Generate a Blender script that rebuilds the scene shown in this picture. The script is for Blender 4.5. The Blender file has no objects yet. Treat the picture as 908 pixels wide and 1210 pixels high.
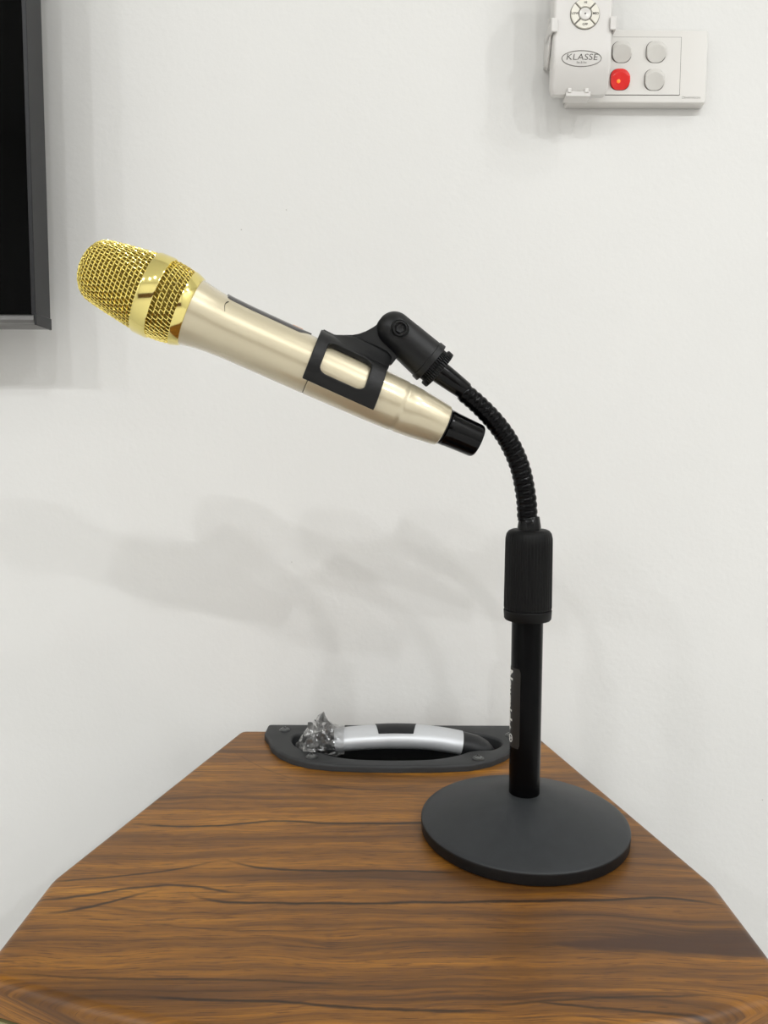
import bpy, bmesh, math, random
from mathutils import Vector, Matrix
random.seed(7)
PI = math.pi
C = bpy.context.scene.collection
T = 0.68                                   # height of the cabinet top above the floor

# ------------------------------------------------------------------ camera model (used for measuring)
F_PX, CX, CY = 909.0, 454.0, 605.0
PITCH, ROLL, CAM_H = 0.0796, 0.0039, 0.2398
cam_pos = Vector((0, 0, T + CAM_H))
ax_f = Vector((0, math.cos(PITCH), -math.sin(PITCH)))
ax_u = Vector((0, math.sin(PITCH), math.cos(PITCH)))
ax_r = Vector((1, 0, 0))
def ray(px, py):
    u, v = px - CX, py - CY
    u, v = u * math.cos(ROLL) + v * math.sin(ROLL), -u * math.sin(ROLL) + v * math.cos(ROLL)
    return ax_r * (u / F_PX) - ax_u * (v / F_PX) + ax_f
def on_plane(px, py, p0, n):
    d = ray(px, py)
    return cam_pos + d * ((p0 - cam_pos).dot(n) / d.dot(n))
def at_y(px, py, y):
    return on_plane(px, py, Vector((0, y, 0)), Vector((0, 1, 0)))
def at_z(px, py, z):
    return on_plane(px, py, Vector((0, 0, z)), Vector((0, 0, 1)))
def depth(p):
    return (p - cam_pos).dot(ax_f)
def px_len(p, n=1.0):                      # length of n pixels at point p
    return n * depth(p) / F_PX

POLE = Vector((0.0893, 0.4704, T))
TH = math.radians(8)
PL_E = Vector((math.cos(TH), math.sin(TH), 0))
PL_N = Vector((math.sin(TH), -math.cos(TH), 0))      # towards the viewer
def at(px, py):                            # on the vertical plane of the stand
    return on_plane(px, py, POLE, PL_N)

# ------------------------------------------------------------------ materials
def lin(c):
    return tuple(((v / 255) / 12.92 if v / 255 <= 0.04045 else ((v / 255 + 0.055) / 1.055) ** 2.4) for v in c) + (1,)
class NT:
    def __init__(s, m):
        s.t = m.node_tree; s.n = s.t.nodes; s.l = s.t.links
    def add(s, typ, **kw):
        n = s.n.new(typ)
        for k, v in kw.items():
            if k.startswith('i_'):
                n.inputs[k[2:].replace('_', ' ')].default_value = v
            else: setattr(n, k, v)
        return n
    def link(s, a, b): s.l.new(a, b)
    def math(s, op, a, b=None, c=None, clamp=False):
        n = s.n.new('ShaderNodeMath'); n.operation = op; n.use_clamp = clamp
        for i, v in enumerate((a, b, c)):
            if v is None: continue
            if isinstance(v, (int, float)): n.inputs[i].default_value = v
            else: s.l.new(v, n.inputs[i])
        return n.outputs[0]
    def ramp(s, fac, stops, interp='LINEAR'):
        n = s.n.new('ShaderNodeValToRGB'); n.color_ramp.interpolation = interp
        e = n.color_ramp.elements
        while len(e) < len(stops): e.new(0.5)
        for el, (p, c) in zip(e, stops): el.position = p; el.color = c
        s.l.new(fac, n.inputs[0]); return n.outputs[0]
    def mix(s, fac, a, b, mode='MIX'):
        n = s.n.new('ShaderNodeMix'); n.data_type = 'RGBA'; n.blend_type = mode
        for i, v in ((0, fac), (6, a), (7, b)):
            if isinstance(v, (int, float, tuple)): n.inputs[i].default_value = v
            else: s.l.new(v, n.inputs[i])
        return n.outputs[2]
def mat(name, rgb, rough=0.5, metal=0.0, coat=0.0, bump=None, var=0.0, spec=0.5, coat_rough=0.05):
    m = bpy.data.materials.new(name); m.use_nodes = True
    k = NT(m); b = k.n['Principled BSDF']
    b.inputs['Base Color'].default_value = lin(rgb)
    b.inputs['Roughness'].default_value = rough
    b.inputs['Metallic'].default_value = metal
    b.inputs['Coat Weight'].default_value = coat
    b.inputs['Coat Roughness'].default_value = coat_rough
    b.inputs['Specular IOR Level'].default_value = spec
    tc = k.add('ShaderNodeTexCoord')
    if var:
        nz = k.add('ShaderNodeTexNoise'); nz.inputs['Scale'].default_value = 90; nz.inputs['Detail'].default_value = 4
        k.link(tc.outputs['Object'], nz.inputs['Vector'])
        c0 = tuple(v * (1 - var) for v in lin(rgb)[:3]) + (1,); c1 = tuple(min(1, v * (1 + var)) for v in lin(rgb)[:3]) + (1,)
        k.link(k.ramp(nz.outputs[0], [(0.3, c0), (0.7, c1)]), b.inputs['Base Color'])
    if bump:
        sc, dist, st = bump
        nz = k.add('ShaderNodeTexNoise'); nz.inputs['Scale'].default_value = sc; nz.inputs['Detail'].default_value = 3
        k.link(tc.outputs['Object'], nz.inputs['Vector'])
        bp = k.add('ShaderNodeBump'); bp.inputs['Strength'].default_value = st; bp.inputs['Distance'].default_value = dist
        k.link(nz.outputs[0], bp.inputs['Height']); k.link(bp.outputs[0], b.inputs['Normal'])
    return m
M = {}
M['gold'] = mat('polished_gold', (238, 222, 142), 0.10, 1.0)
M['gold_wire'] = mat('gold_wire', (246, 226, 132), 0.18, 1.0)
M['liner'] = mat('dark_gold_lining', (124, 106, 22), 0.75, 0.1, var=0.25)
M['pearl'] = mat('pearl_champagne_paint', (203, 192, 164), 0.34, 0.5, coat=1.0, coat_rough=0.035)
M['seam'] = mat('dark_seam', (60, 52, 38), 0.6)
M['panel'] = mat('smoked_display_plastic', (62, 60, 60), 0.22, 0.0, coat=0.4)
M['orange'] = mat('orange_marking', (226, 140, 60), 0.5)
M['gloss_black'] = mat('gloss_black_plastic', (3, 3, 4), 0.12, spec=0.22)
M['clip'] = mat('satin_black_plastic', (9, 9, 10), 0.42, bump=(1100, 0.0001, 0.3), spec=0.34)
M['grip'] = mat('matte_black_rubber', (7, 7, 7), 0.55, bump=(1500, 0.00008, 0.3), spec=0.2)
M['pole'] = mat('black_enamelled_tube', (4, 4, 5), 0.22, spec=0.09)
M['goose'] = mat('black_flexible_steel', (3, 3, 4), 0.12, 0.0, coat=0.0, spec=0.12)
M['iron'] = mat('charcoal_powder_coat', (44, 46, 48), 0.5, bump=(1400, 0.00014, 0.6), var=0.08, spec=0.3)
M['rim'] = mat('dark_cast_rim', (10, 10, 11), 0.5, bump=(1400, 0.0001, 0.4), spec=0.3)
M['sticker'] = mat('black_sticker', (24, 22, 19), 0.5)
M['white_ink'] = mat('white_lettering', (225, 225, 220), 0.5)
M['plate'] = mat('charcoal_moulded_plastic', (48, 49, 50), 0.55, bump=(2200, 0.0001, 0.4), spec=0.35)
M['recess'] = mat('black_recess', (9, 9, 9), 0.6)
M['silver'] = mat('silver_painted_plastic', (205, 207, 210), 0.42, 0.45, bump=(3000, 0.00003, 0.2))
M['rubber'] = mat('black_soft_rubber', (24, 25, 27), 0.45, spec=0.35)
M['screw'] = mat('dark_steel_screw', (120, 122, 122), 0.3, 0.9)
M['cabinet'] = mat('black_vinyl', (24, 23, 22), 0.6, bump=(700, 0.0003, 0.4))
M['olive'] = mat('olive_champagne_trim', (150, 143, 100), 0.35, 0.5)
M['abs'] = mat('white_gloss_plastic', (218, 215, 210), 0.2, coat=0.15)
M['abs_matte'] = mat('white_satin_plastic', (214, 211, 207), 0.38)
M['rocker'] = mat('grey_white_rocker', (208, 205, 199), 0.3)
M['grey_ink'] = mat('grey_lettering', (120, 117, 112), 0.6)
M['gap'] = mat('gap_shade_and_ink', (70, 66, 60), 0.8)
M['button'] = mat('ivory_button', (226, 222, 210), 0.35)
M['bezel'] = mat('graphite_bezel', (36, 36, 38), 0.4, 0.1, spec=0.3)
M['bezel_light'] = mat('brushed_grey_trim', (112, 111, 110), 0.35, 0.6)
M['screen'] = mat('black_screen', (2, 2, 2), 0.1, spec=0.06)
M['floor'] = mat('grey_tile', (216, 215, 212), 0.35, var=0.05)
M['ceil'] = mat('ceiling_paint', (240, 240, 236), 0.9)
M['dark_reflector'] = mat('brown_reflection_board', (84, 58, 40), 0.45, var=0.15)
M['metal'] = mat('bracket_steel', (40, 40, 42), 0.4, 0.8)
M['lid'] = mat('lamp_rim_white', (236, 236, 232), 0.5)

# red lit rocker
m = mat('red_neon_rocker', (214, 30, 26), 0.2); b = m.node_tree.nodes['Principled BSDF']
b.inputs['Emission Color'].default_value = (1, 0.03, 0.02, 1); b.inputs['Emission Strength'].default_value = 0.10
M['red'] = m
m = mat('neon_glow', (255, 120, 30), 0.3); b = m.node_tree.nodes['Principled BSDF']
b.inputs['Emission Color'].default_value = (1, 0.22, 0.03, 1); b.inputs['Emission Strength'].default_value = 0.8
M['neon'] = m

# wall plaster
def wall_mat(name, rgb):
    m = mat(name, rgb, 0.75, spec=0.3); k = NT(m); b = k.n['Principled BSDF']
    tc = k.add('ShaderNodeTexCoord')
    n1 = k.add('ShaderNodeTexNoise'); n1.inputs['Scale'].default_value = 260; n1.inputs['Detail'].default_value = 5
    n2 = k.add('ShaderNodeTexNoise'); n2.inputs['Scale'].default_value = 28; n2.inputs['Detail'].default_value = 4
    k.link(tc.outputs['Object'], n1.inputs['Vector']); k.link(tc.outputs['Object'], n2.inputs['Vector'])
    h = k.math('ADD', k.math('MULTIPLY', n1.outputs[0], 0.35), n2.outputs[0])
    bp = k.add('ShaderNodeBump'); bp.inputs['Strength'].default_value = 0.28; bp.inputs['Distance'].default_value = 0.0016
    k.link(h, bp.inputs['Height']); k.link(bp.outputs[0], b.inputs['Normal'])
    # sparse specks of dirt
    v = k.add('ShaderNodeTexVoronoi'); v.inputs['Scale'].default_value = 26
    k.link(tc.outputs['Object'], v.inputs['Vector'])
    spk = k.math('LESS_THAN', v.outputs['Distance'], 0.017)
    sel = k.add('ShaderNodeSeparateColor'); k.link(v.outputs['Color'], sel.inputs[0])
    spk = k.math('MULTIPLY', spk, k.math('GREATER_THAN', sel.outputs[0], 0.80))
    # soft stains
    n3 = k.add('ShaderNodeTexNoise'); n3.inputs['Scale'].default_value = 3.2; n3.inputs['Detail'].default_value = 3
    k.link(tc.outputs['Object'], n3.inputs['Vector'])
    c1 = lin(rgb); c0 = tuple(x * 0.965 for x in c1[:3]) + (1,)
    base = k.ramp(n3.outputs[0], [(0.35, c0), (0.65, c1)])
    k.link(k.mix(k.math('MULTIPLY', spk, 0.35), base, lin((120, 112, 102))), b.inputs['Base Color'])
    return m
M['wall'] = wall_mat('white_plaster', (227, 226, 223))

# rosewood laminate ------------------------------------------------------------
def wood_mat():
    m = mat('rosewood_laminate', (140, 85, 42), 0.4, spec=0.0, coat=0.85, coat_rough=0.40); k = NT(m); b = k.n['Principled BSDF']
    tc = k.add('ShaderNodeTexCoord'); sp = k.add('ShaderNodeSeparateXYZ'); k.link(tc.outputs['Object'], sp.inputs[0])
    X, Y, Z = sp.outputs[0], sp.outputs[1], sp.outputs[2]
    ZF = k.math('MINIMUM', k.math('ADD', Z, 0.0050 - T), 0.0)    # below the rounded edge
    YY = k.math('ADD', k.math('SUBTRACT', Y, k.math('MULTIPLY', ZF, 2.0)), 0.46)                       # the grain runs over the front edge
    def noise(sx, sy, off, det=4, rough=0.55):
        cb = k.add('ShaderNodeCombineXYZ'); k.link(k.math('MULTIPLY', X, sx), cb.inputs[0])
        k.link(k.math('MULTIPLY_ADD', yw[0], sy, off), cb.inputs[1]); cb.inputs[2].default_value = off * 1.7
        n = k.add('ShaderNodeTexNoise'); n.inputs['Scale'].default_value = 1; n.inputs['Detail'].default_value = det
        n.inputs['Roughness'].default_value = rough; k.link(cb.outputs[0], n.inputs['Vector']); return n.outputs[0]
    yw = [YY]
    w1 = noise(5.5, 11, 3.1, 2); w2 = noise(22, 60, 8.4, 2)
    ywarp = k.math('ADD', YY, k.math('MULTIPLY', k.math('SUBTRACT', w1, 0.5), 0.030))
    ywarp = k.math('ADD', ywarp, k.math('MULTIPLY', k.math('SUBTRACT', w2, 0.5), 0.0022))
    yw = [ywarp]
    broad = noise(2.2, 42, 1.3, 3); med = noise(5.5, 170, 5.7, 4, 0.62); fine = noise(34, 820, 2.2, 4, 0.7)
    zone = noise(3.5, 13, 15.2, 2)
    mixv = k.math('ADD', k.math('ADD', k.math('MULTIPLY', broad, 0.46), k.math('MULTIPLY', med, 0.40)), k.math('MULTIPLY', zone, 0.22))
    mixv = k.math('SUBTRACT', mixv, 0.04)
    col = k.ramp(mixv, [(0.33, lin((56, 34, 15))), (0.43, lin((102, 66, 24))), (0.51, lin((138, 90, 28))), (0.60, lin((170, 114, 36))), (0.71, lin((192, 136, 52)))])
    # short dark pores
    pore = noise(60, 1100, 6.6, 3, 0.6)
    col = k.mix(k.ramp(pore, [(0.54, (0, 0, 0, 1)), (0.64, (0.7, 0.7, 0.7, 1))]), col, lin((66, 38, 20)))
    col = k.mix(k.ramp(fine, [(0.36, (0.62, 0.62, 0.62, 1)), (0.60, (0, 0, 0, 1))]), col, lin((98, 64, 34)))
    # free dark veins
    vn = noise(1.3, 30, 9.3, 3, 0.5)
    vd = k.math('ABSOLUTE', k.math('SUBTRACT', vn, 0.5))
    col = k.mix(k.ramp(vd, [(0.0, (0.45, 0.45, 0.45, 1)), (0.006, (0.2, 0.2, 0.2, 1)), (0.016, (0, 0, 0, 1))]), col, lin((48, 28, 18)))
    # the named dark veins of this sheet: poly-lines y(x), with half-width
    wob = k.math('MULTIPLY', k.math('SUBTRACT', noise(40, 60, 4.4, 3), 0.5), 0.0035)
    mask = None
    X01 = k.math('MULTIPLY_ADD', X, 1 / 0.40, 0.5)      # -0.20..0.20 -> 0..1
    for pts, wd, st in VEINS:
        wd *= 1.12; st = min(1.0, st * 1.1)
        fc = k.add('ShaderNodeFloatCurve'); cu = fc.mapping.curves[0]
        P = [((x + 0.20) / 0.40, (y - 0.28) / 0.40) for x, y in pts]
        while len(cu.points) < len(P): cu.points.new(0.5, 0.5)
        for q, (a_, b_) in zip(cu.points, P): q.location = (a_, b_)
        fc.mapping.update(); k.link(X01, fc.inputs[1])
        yc = k.math('MULTIPLY_ADD', fc.outputs[0], 0.40, 0.28)
        d = k.math('ABSOLUTE', k.math('ADD', k.math('SUBTRACT', YY, yc), wob))
        x0, x1 = pts[0][0], pts[-1][0]
        inx = k.math('MULTIPLY', k.math('DIVIDE', k.math('SUBTRACT', X, x0), 0.02, clamp=True), k.math('DIVIDE', k.math('SUBTRACT', x1, X), 0.02, clamp=True))
        v = k.math('SUBTRACT', 1.0, k.math('DIVIDE', d, wd), clamp=True)
        v = k.math('MULTIPLY', k.math('MULTIPLY', k.math('POWER', v, 0.7), inx), st)
        v = k.math('MULTIPLY', v, k.math('LESS_THAN', d, wd))
        mask = v if mask is None else k.math('MAXIMUM', mask, v)
    col = k.mix(mask, col, lin((28, 17, 10)))
    # the dark spear of heartwood near the right front
    for (x0, x1, yc, hw, st) in SPEARS:
        tpos = k.math('DIVIDE', k.math('SUBTRACT', X, x0), x1 - x0, clamp=True)
        half = k.math('MULTIPLY', k.math('POWER', tpos, 0.45), hw)
        d = k.math('ABSOLUTE', k.math('SUBTRACT', k.math('ADD', YY, k.math('MULTIPLY', wob, 2.2)), yc))
        v = k.math('DIVIDE', k.math('SUBTRACT', half, d), 0.003, clamp=True)
        n_ = noise(9, 260, 7.9, 3)
        v = k.math('MULTIPLY', v, k.math('MULTIPLY_ADD', n_, 1.1, st - 0.70), clamp=True)
        col = k.mix(v, col, lin((66, 40, 22)))
    k.link(col, b.inputs['Base Color'])
    bp = k.add('ShaderNodeBump'); bp.inputs['Strength'].default_value = 0.08; bp.inputs['Distance'].default_value = 0.0006
    k.link(fine, bp.inputs['Height']); k.link(bp.outputs[0], b.inputs['Normal'])
    return m
def gl(*pp):
    return [tuple(at_z(x, y, T).xy) for x, y in pp]
VEINS = [
    (gl((150, 973), (250, 976), (330, 970), (400, 973), (500, 972), (640, 968)), 0.0016, 0.9),
    (gl((40, 1043), (130, 1036), (210, 1027), (262, 1015)), 0.0012, 0.8),
    (gl((262, 1014), (290, 1022), (350, 1028), (450, 1029), (560, 1031)), 0.0013, 0.9),
    (gl((20, 1065), (100, 1058), (170, 1048), (225, 1047), (270, 1054), (300, 1056)), 0.0014, 0.85),
    (gl((40, 1082), (110, 1071), (160, 1058), (195, 1050)), 0.0016, 0.9),
    (gl((222, 1052), (240, 1062), (320, 1066), (420, 1067), (520, 1066), (600, 1065), (700, 1064), (800, 1062), (870, 1074)), 0.0014, 0.95),
    (gl((150, 1177), (230, 1181), (330, 1184), (450, 1192), (600, 1195)), 0.0011, 0.85),
    (gl((-10, 1150), (120, 1156), (280, 1158), (420, 1164)), 0.0009, 0.6),
    (gl((600, 1180), (760, 1196), (880, 1202)), 0.0010, 0.8),
    (gl((150, 1090), (300, 1100), (500, 1096), (640, 1098)), 0.0008, 0.4),
    (gl((270, 885), (400, 930), (520, 925)), 0.0010, 0.35),
    (gl((560, 1190), (700, 1180), (860, 1176)), 0.0009, 0.6),
]
SPEARS = [(0.083, 0.19, 0.3575, 0.0115, 0.95)]
M['wood'] = wood_mat()

# transparent film
m = bpy.data.materials.new('clear_film'); m.use_nodes = True; k = NT(m); k.n.clear()
o_ = k.add('ShaderNodeOutputMaterial'); tr = k.add('ShaderNodeBsdfTransparent'); tr.inputs[0].default_value = (0.98, 0.98, 0.98, 1)
gs = k.add('ShaderNodeBsdfGlossy'); gs.inputs['Roughness'].default_value = 0.13; gs.inputs[0].default_value = (0.95, 0.95, 0.95, 1)
df = k.add('ShaderNodeBsdfTranslucent'); df.inputs[0].default_value = (0.9, 0.9, 0.9, 1)
fr = k.add('ShaderNodeFresnel'); fr.inputs[0].default_value = 1.5
tcn = k.add('ShaderNodeTexCoord'); nzn = k.add('ShaderNodeTexNoise'); nzn.inputs['Scale'].default_value = 160; nzn.inputs['Detail'].default_value = 3
k.link(tcn.outputs['Object'], nzn.inputs['Vector']); bpn = k.add('ShaderNodeBump'); bpn.inputs['Strength'].default_value = 0.35; bpn.inputs['Distance'].default_value = 0.003
k.link(nzn.outputs[0], bpn.inputs['Height']); k.link(bpn.outputs[0], gs.inputs['Normal']); k.link(bpn.outputs[0], fr.inputs['Normal'])
m1 = k.add('ShaderNodeMixShader'); m1.inputs[0].default_value = 0.26; k.link(tr.outputs[0], m1.inputs[1]); k.link(df.outputs[0], m1.inputs[2])
m2 = k.add('ShaderNodeMixShader'); k.link(k.math('MULTIPLY_ADD', fr.outputs[0], 2.0, 0.02, clamp=True), m2.inputs[0]); k.link(m1.outputs[0], m2.inputs[1]); k.link(gs.outputs[0], m2.inputs[2])
k.link(m2.outputs[0], o_.inputs[0]); M['film'] = m

# ------------------------------------------------------------------ object helpers
def thing(name, label, cat, loc=(0, 0, 0), group=None):
    o = bpy.data.objects.new(name, None); C.objects.link(o); o.location = loc; o.empty_display_size = 0.02
    o['label'] = label; o['category'] = cat
    if group: o['group'] = group
    return o
def root_of(p):
    while p.parent: p = p.parent
    return p
def obj(name, bm, material, parent=None, smooth=35, label=None, bevel=None):
    me = bpy.data.meshes.new(name)
    bmesh.ops.recalc_face_normals(bm, faces=bm.faces)
    if parent is not None:                         # all mesh code is in world space
        bmesh.ops.translate(bm, verts=bm.verts, vec=-root_of(parent).location)
    bm.to_mesh(me); bm.free()
    o = bpy.data.objects.new(name, me); C.objects.link(o)
    for mm in (material if isinstance(material, (list, tuple)) else [material]): me.materials.append(mm)
    if parent is not None: o.parent = parent
    if bevel:
        bv = o.modifiers.new('bevel', 'BEVEL'); bv.width = bevel[0]; bv.segments = bevel[1]; bv.limit_method = 'ANGLE'; bv.angle_limit = math.radians(40)
        bv.harden_normals = False
    if smooth:
        for p in me.polygons: p.use_smooth = True
        me.set_sharp_from_angle(angle=math.radians(smooth))
    if label: o['label'] = label
    return o
def frame(d, hint=Vector((0, 0, 1))):
    d = d.normalized(); a = hint - d * hint.dot(d)
    if a.length < 1e-6: a = Vector((1, 0, 0)) - d * d.x
    a.normalize(); return d, a, d.cross(a)
def lathe(bm, prof, org, d, seg=64, hint=Vector((0, 0, 1)), rmod=None):
    """prof = [(s, r)] along d"""
    d, a, b_ = frame(d, hint); prev = None
    for i, (s, r) in enumerate(prof):
        if r < 1e-7: ring = [bm.verts.new(org + d * s)]
        else:
            ring = []
            for q in range(seg):
                t = 2 * PI * q / seg; rr = r * (rmod(i, t) if rmod else 1)
                ring.append(bm.verts.new(org + d * s + (a * math.cos(t) + b_ * math.sin(t)) * rr))
        if prev:
            if len(prev) == 1 and len(ring) > 1:
                for q in range(seg): bm.faces.new((prev[0], ring[q], ring[(q + 1) % seg]))
            elif len(ring) == 1 and len(prev) > 1:
                for q in range(seg): bm.faces.new((prev[q], ring[0], prev[(q + 1) % seg]))
            elif len(ring) > 1:
                for q in range(seg): bm.faces.new((prev[q], ring[q], ring[(q + 1) % seg], prev[(q + 1) % seg]))
        prev = ring
    return bm
def tube(bm, pts, rad, seg=8, closed=False, caps=True):
    n = len(pts); rings = []; a = None
    for i, p in enumerate(pts):
        if closed: d = pts[(i + 1) % n] - pts[i - 1]
        else: d = pts[min(i + 1, n - 1)] - pts[max(i - 1, 0)]
        d.normalize()
        if a is None: _, a, b_ = frame(d, Vector((0.3, 0.2, 0.9)))
        else:
            a = a - d * a.dot(d); a.normalize(); b_ = d.cross(a)
        r = rad(i / (n - 1)) if callable(rad) else rad
        rings.append([bm.verts.new(p + (a * math.cos(2 * PI * q / seg) + b_ * math.sin(2 * PI * q / seg)) * r) for q in range(seg)])
    for i in range(n if closed else n - 1):
        r0, r1 = rings[i], rings[(i + 1) % n]
        for q in range(seg): bm.faces.new((r0[q], r0[(q + 1) % seg], r1[(q + 1) % seg], r1[q]))
    if caps and not closed:
        bm.faces.new(rings[0]); bm.faces.new(rings[-1])
    return bm
def prism(bm, loop, off):
    a = [bm.verts.new(p) for p in loop]; b_ = [bm.verts.new(p + off) for p in loop]; n = len(loop)
    bm.faces.new(a); bm.faces.new(list(reversed(b_)))
    for i in range(n): bm.faces.new((a[i], b_[i], b_[(i + 1) % n], a[(i + 1) % n]))
    return bm
def loft(bm, loops, cap0=True, cap1=True):
    rs = [[bm.verts.new(p) for p in l] for l in loops]; n = len(rs[0])
    for r0, r1 in zip(rs, rs[1:]):
        for i in range(n): bm.faces.new((r0[i], r1[i], r1[(i + 1) % n], r0[(i + 1) % n]))
    if cap0: bm.faces.new(rs[0])
    if cap1: bm.faces.new(list(reversed(rs[-1])))
    return bm
def box(bm, lo, hi):
    lo, hi = Vector(lo), Vector(hi)
    l = [Vector((lo.x, lo.y, lo.z)), Vector((hi.x, lo.y, lo.z)), Vector((hi.x, hi.y, lo.z)), Vector((lo.x, hi.y, lo.z))]
    return prism(bm, l, Vector((0, 0, hi.z - lo.z)))
def sheet2(bm, verts, faces, fo, fi):
    """thicken a planar (u,v) mesh between two maps"""
    a = [bm.verts.new(fo(*v)) for v in verts]; b_ = [bm.verts.new(fi(*v)) for v in verts]
    edges = {}
    for f in faces:
        bm.faces.new([a[i] for i in f]); bm.faces.new([b_[i] for i in reversed(f)])
        for x, y in zip(f, f[1:] + f[:1]): edges[(x, y)] = 1
    for (x, y) in edges:
        if (y, x) not in edges: bm.faces.new((a[x], b_[x], b_[y], a[y]))
    return bm
def round_rect(w, h, r, n=6):
    pts = []
    for cx, cy, t0 in ((w - r, h - r, 0), (-w + r, h - r, 90), (-w + r, -h + r, 180), (w - r, -h + r, 270)):
        for i in range(n + 1):
            t = math.radians(t0 + 90 * i / n); pts.append((cx + r * math.cos(t), cy + r * math.sin(t)))
    return pts
def resample_by_angle(poly, c, angs):
    out = []
    for t in angs:
        d = (math.cos(t), math.sin(t)); best = None
        for (x0, y0), (x1, y1) in zip(poly, poly[1:] + poly[:1]):
            ex, ey = x1 - x0, y1 - y0; den = d[0] * ey - d[1] * ex
            if abs(den) < 1e-14: continue
            k_ = ((x0 - c[0]) * ey - (y0 - c[1]) * ex) / den; s = ((x0 - c[0]) * d[1] - (y0 - c[1]) * d[0]) / den
            if k_ > 0 and -1e-7 <= s <= 1 + 1e-7 and (best is None or k_ > best): best = k_
        out.append((c[0] + d[0] * best, c[1] + d[1] * best))
    return out
def angs_of(c, *polys):
    a = sorted(math.atan2(y - c[1], x - c[0]) for p in polys for x, y in p); o = []
    for t in a:
        if not o or t - o[-1] > 1e-4: o.append(t)
    return o
def inset(poly, d):
    n = len(poly); out = []
    for i in range(n):
        x0, y0 = poly[i - 1]; x1, y1 = poly[i]; x2, y2 = poly[(i + 1) % n]
        n1 = Vector((-(y1 - y0), x1 - x0)).normalized(); n2 = Vector((-(y2 - y1), x2 - x1)).normalized()
        b_ = (n1 + n2); b_.normalize(); kf = d / max(0.5, b_.dot(n1)); out.append((x1 + b_.x * kf, y1 + b_.y * kf))
    return out                                       # CCW polygons shrink
def round_poly(pts, rads, n=8):
    out = []; N = len(pts)
    for i in range(N):
        p0, p1, p2 = Vector(pts[i - 1]), Vector(pts[i]), Vector(pts[(i + 1) % N]); r = rads[i]
        if r <= 0: out.append(tuple(p1)); continue
        a = (p0 - p1).normalized(); b_ = (p2 - p1).normalized(); ang = a.angle(b_)
        L = r / math.tan(ang / 2); c = p1 + (a + b_).normalized() * (r / math.sin(ang / 2))
        s, e = p1 + a * L - c, p1 + b_ * L - c
        t0 = math.atan2(s.y, s.x); t1 = math.atan2(e.y, e.x); dt = (t1 - t0 + PI) % (2 * PI) - PI
        for q in range(n + 1):
            t = t0 + dt * q / n; out.append((c.x + r * math.cos(t), c.y + r * math.sin(t)))
    return out
def spline(pts, n):
    """Catmull-Rom, n samples per span"""
    P = [pts[0] * 2 - pts[1]] + list(pts) + [pts[-1] * 2 - pts[-2]]; out = []
    for i in range(1, len(P) - 2):
        for q in range(n):
            t = q / n
            out.append(0.5 * ((2 * P[i]) + (P[i + 1] - P[i - 1]) * t + (2 * P[i - 1] - 5 * P[i] + 4 * P[i + 1] - P[i + 2]) * t * t + (3 * P[i] - P[i - 1] - 3 * P[i + 1] + P[i + 2]) * t ** 3))
    out.append(P[-2]); return out
def interp(tab, x):
    if x <= tab[0][0]: return tab[0][1]
    for (a, va), (b_, vb) in zip(tab, tab[1:]):
        if x <= b_: return va + (vb - va) * (x - a) / (b_ - a)
    return tab[-1][1]
def text_bm(body, size, fn, bold=0.0, align='CENTER', sx=1.0, shear=0.0):
    """text outline -> mesh faces, every vertex mapped through fn(x, y)"""
    cu = bpy.data.curves.new('lettering', 'FONT'); cu.body = body; cu.size = size; cu.align_x = align; cu.align_y = 'CENTER'
    cu.offset = bold; cu.resolution_u = 3; cu.shear = shear
    o = bpy.data.objects.new('lettering', cu); C.objects.link(o)
    dg = bpy.context.evaluated_depsgraph_get(); me = bpy.data.meshes.new_from_object(o.evaluated_get(dg))
    bm = bmesh.new(); bm.from_mesh(me)
    bpy.data.objects.remove(o); bpy.data.meshes.remove(me); bpy.data.curves.remove(cu)
    bmesh.ops.subdivide_edges(bm, edges=[e for e in bm.edges if e.calc_length() > size * 0.2], cuts=2)
    bmesh.ops.triangulate(bm, faces=bm.faces)
    for v in bm.verts: v.co = fn(v.co.x * sx, v.co.y)
    return bm
def boolean(o, cutter):
    md = o.modifiers.new('cut', 'BOOLEAN'); md.operation = 'DIFFERENCE'; md.object = cutter; md.solver = 'EXACT'
    dg = bpy.context.evaluated_depsgraph_get(); dg.update(); me = bpy.data.meshes.new_from_object(o.evaluated_get(dg))
    o.modifiers.clear(); o.data = me; bpy.data.objects.remove(cutter)
    for p in me.polygons: p.use_smooth = True
    me.set_sharp_from_angle(angle=math.radians(35))
def struct(name, bm, m, **kw):
    o = obj(name, bm, m, None, **kw); o['kind'] = 'structure'; return o

# ------------------------------------------------------------------ room
WY = 0.675
RX0, RX1, RY0, RH = -2.6, 2.3, -3.3, 2.70
bm = bmesh.new(); box(bm, (RX0, RY0, -0.1), (RX1, WY, 0)); struct('floor', bm, M['floor'])
bm = bmesh.new(); box(bm, (RX0, RY0, RH), (RX1, WY, RH + 0.1)); struct('ceiling', bm, M['ceil'])
bm = bmesh.new(); box(bm, (RX0 - 0.1, WY, -0.1), (RX1 + 0.1, WY + 0.12, RH + 0.1)); struct('wall_back', bm, M['wall'])
bm = bmesh.new(); box(bm, (RX0 - 0.1, RY0, -0.1), (RX0, WY, RH + 0.1)); struct('wall_left', bm, M['wall'])
bm = bmesh.new(); box(bm, (RX1, RY0, -0.1), (RX1 + 0.1, WY, RH + 0.1)); struct('wall_right', bm, M['wall'])
bm = bmesh.new(); box(bm, (RX0 - 0.1, RY0 - 0.1, -0.1), (RX1 + 0.1, RY0, RH + 0.1)); struct('wall_front', bm, M['wall'])
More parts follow.
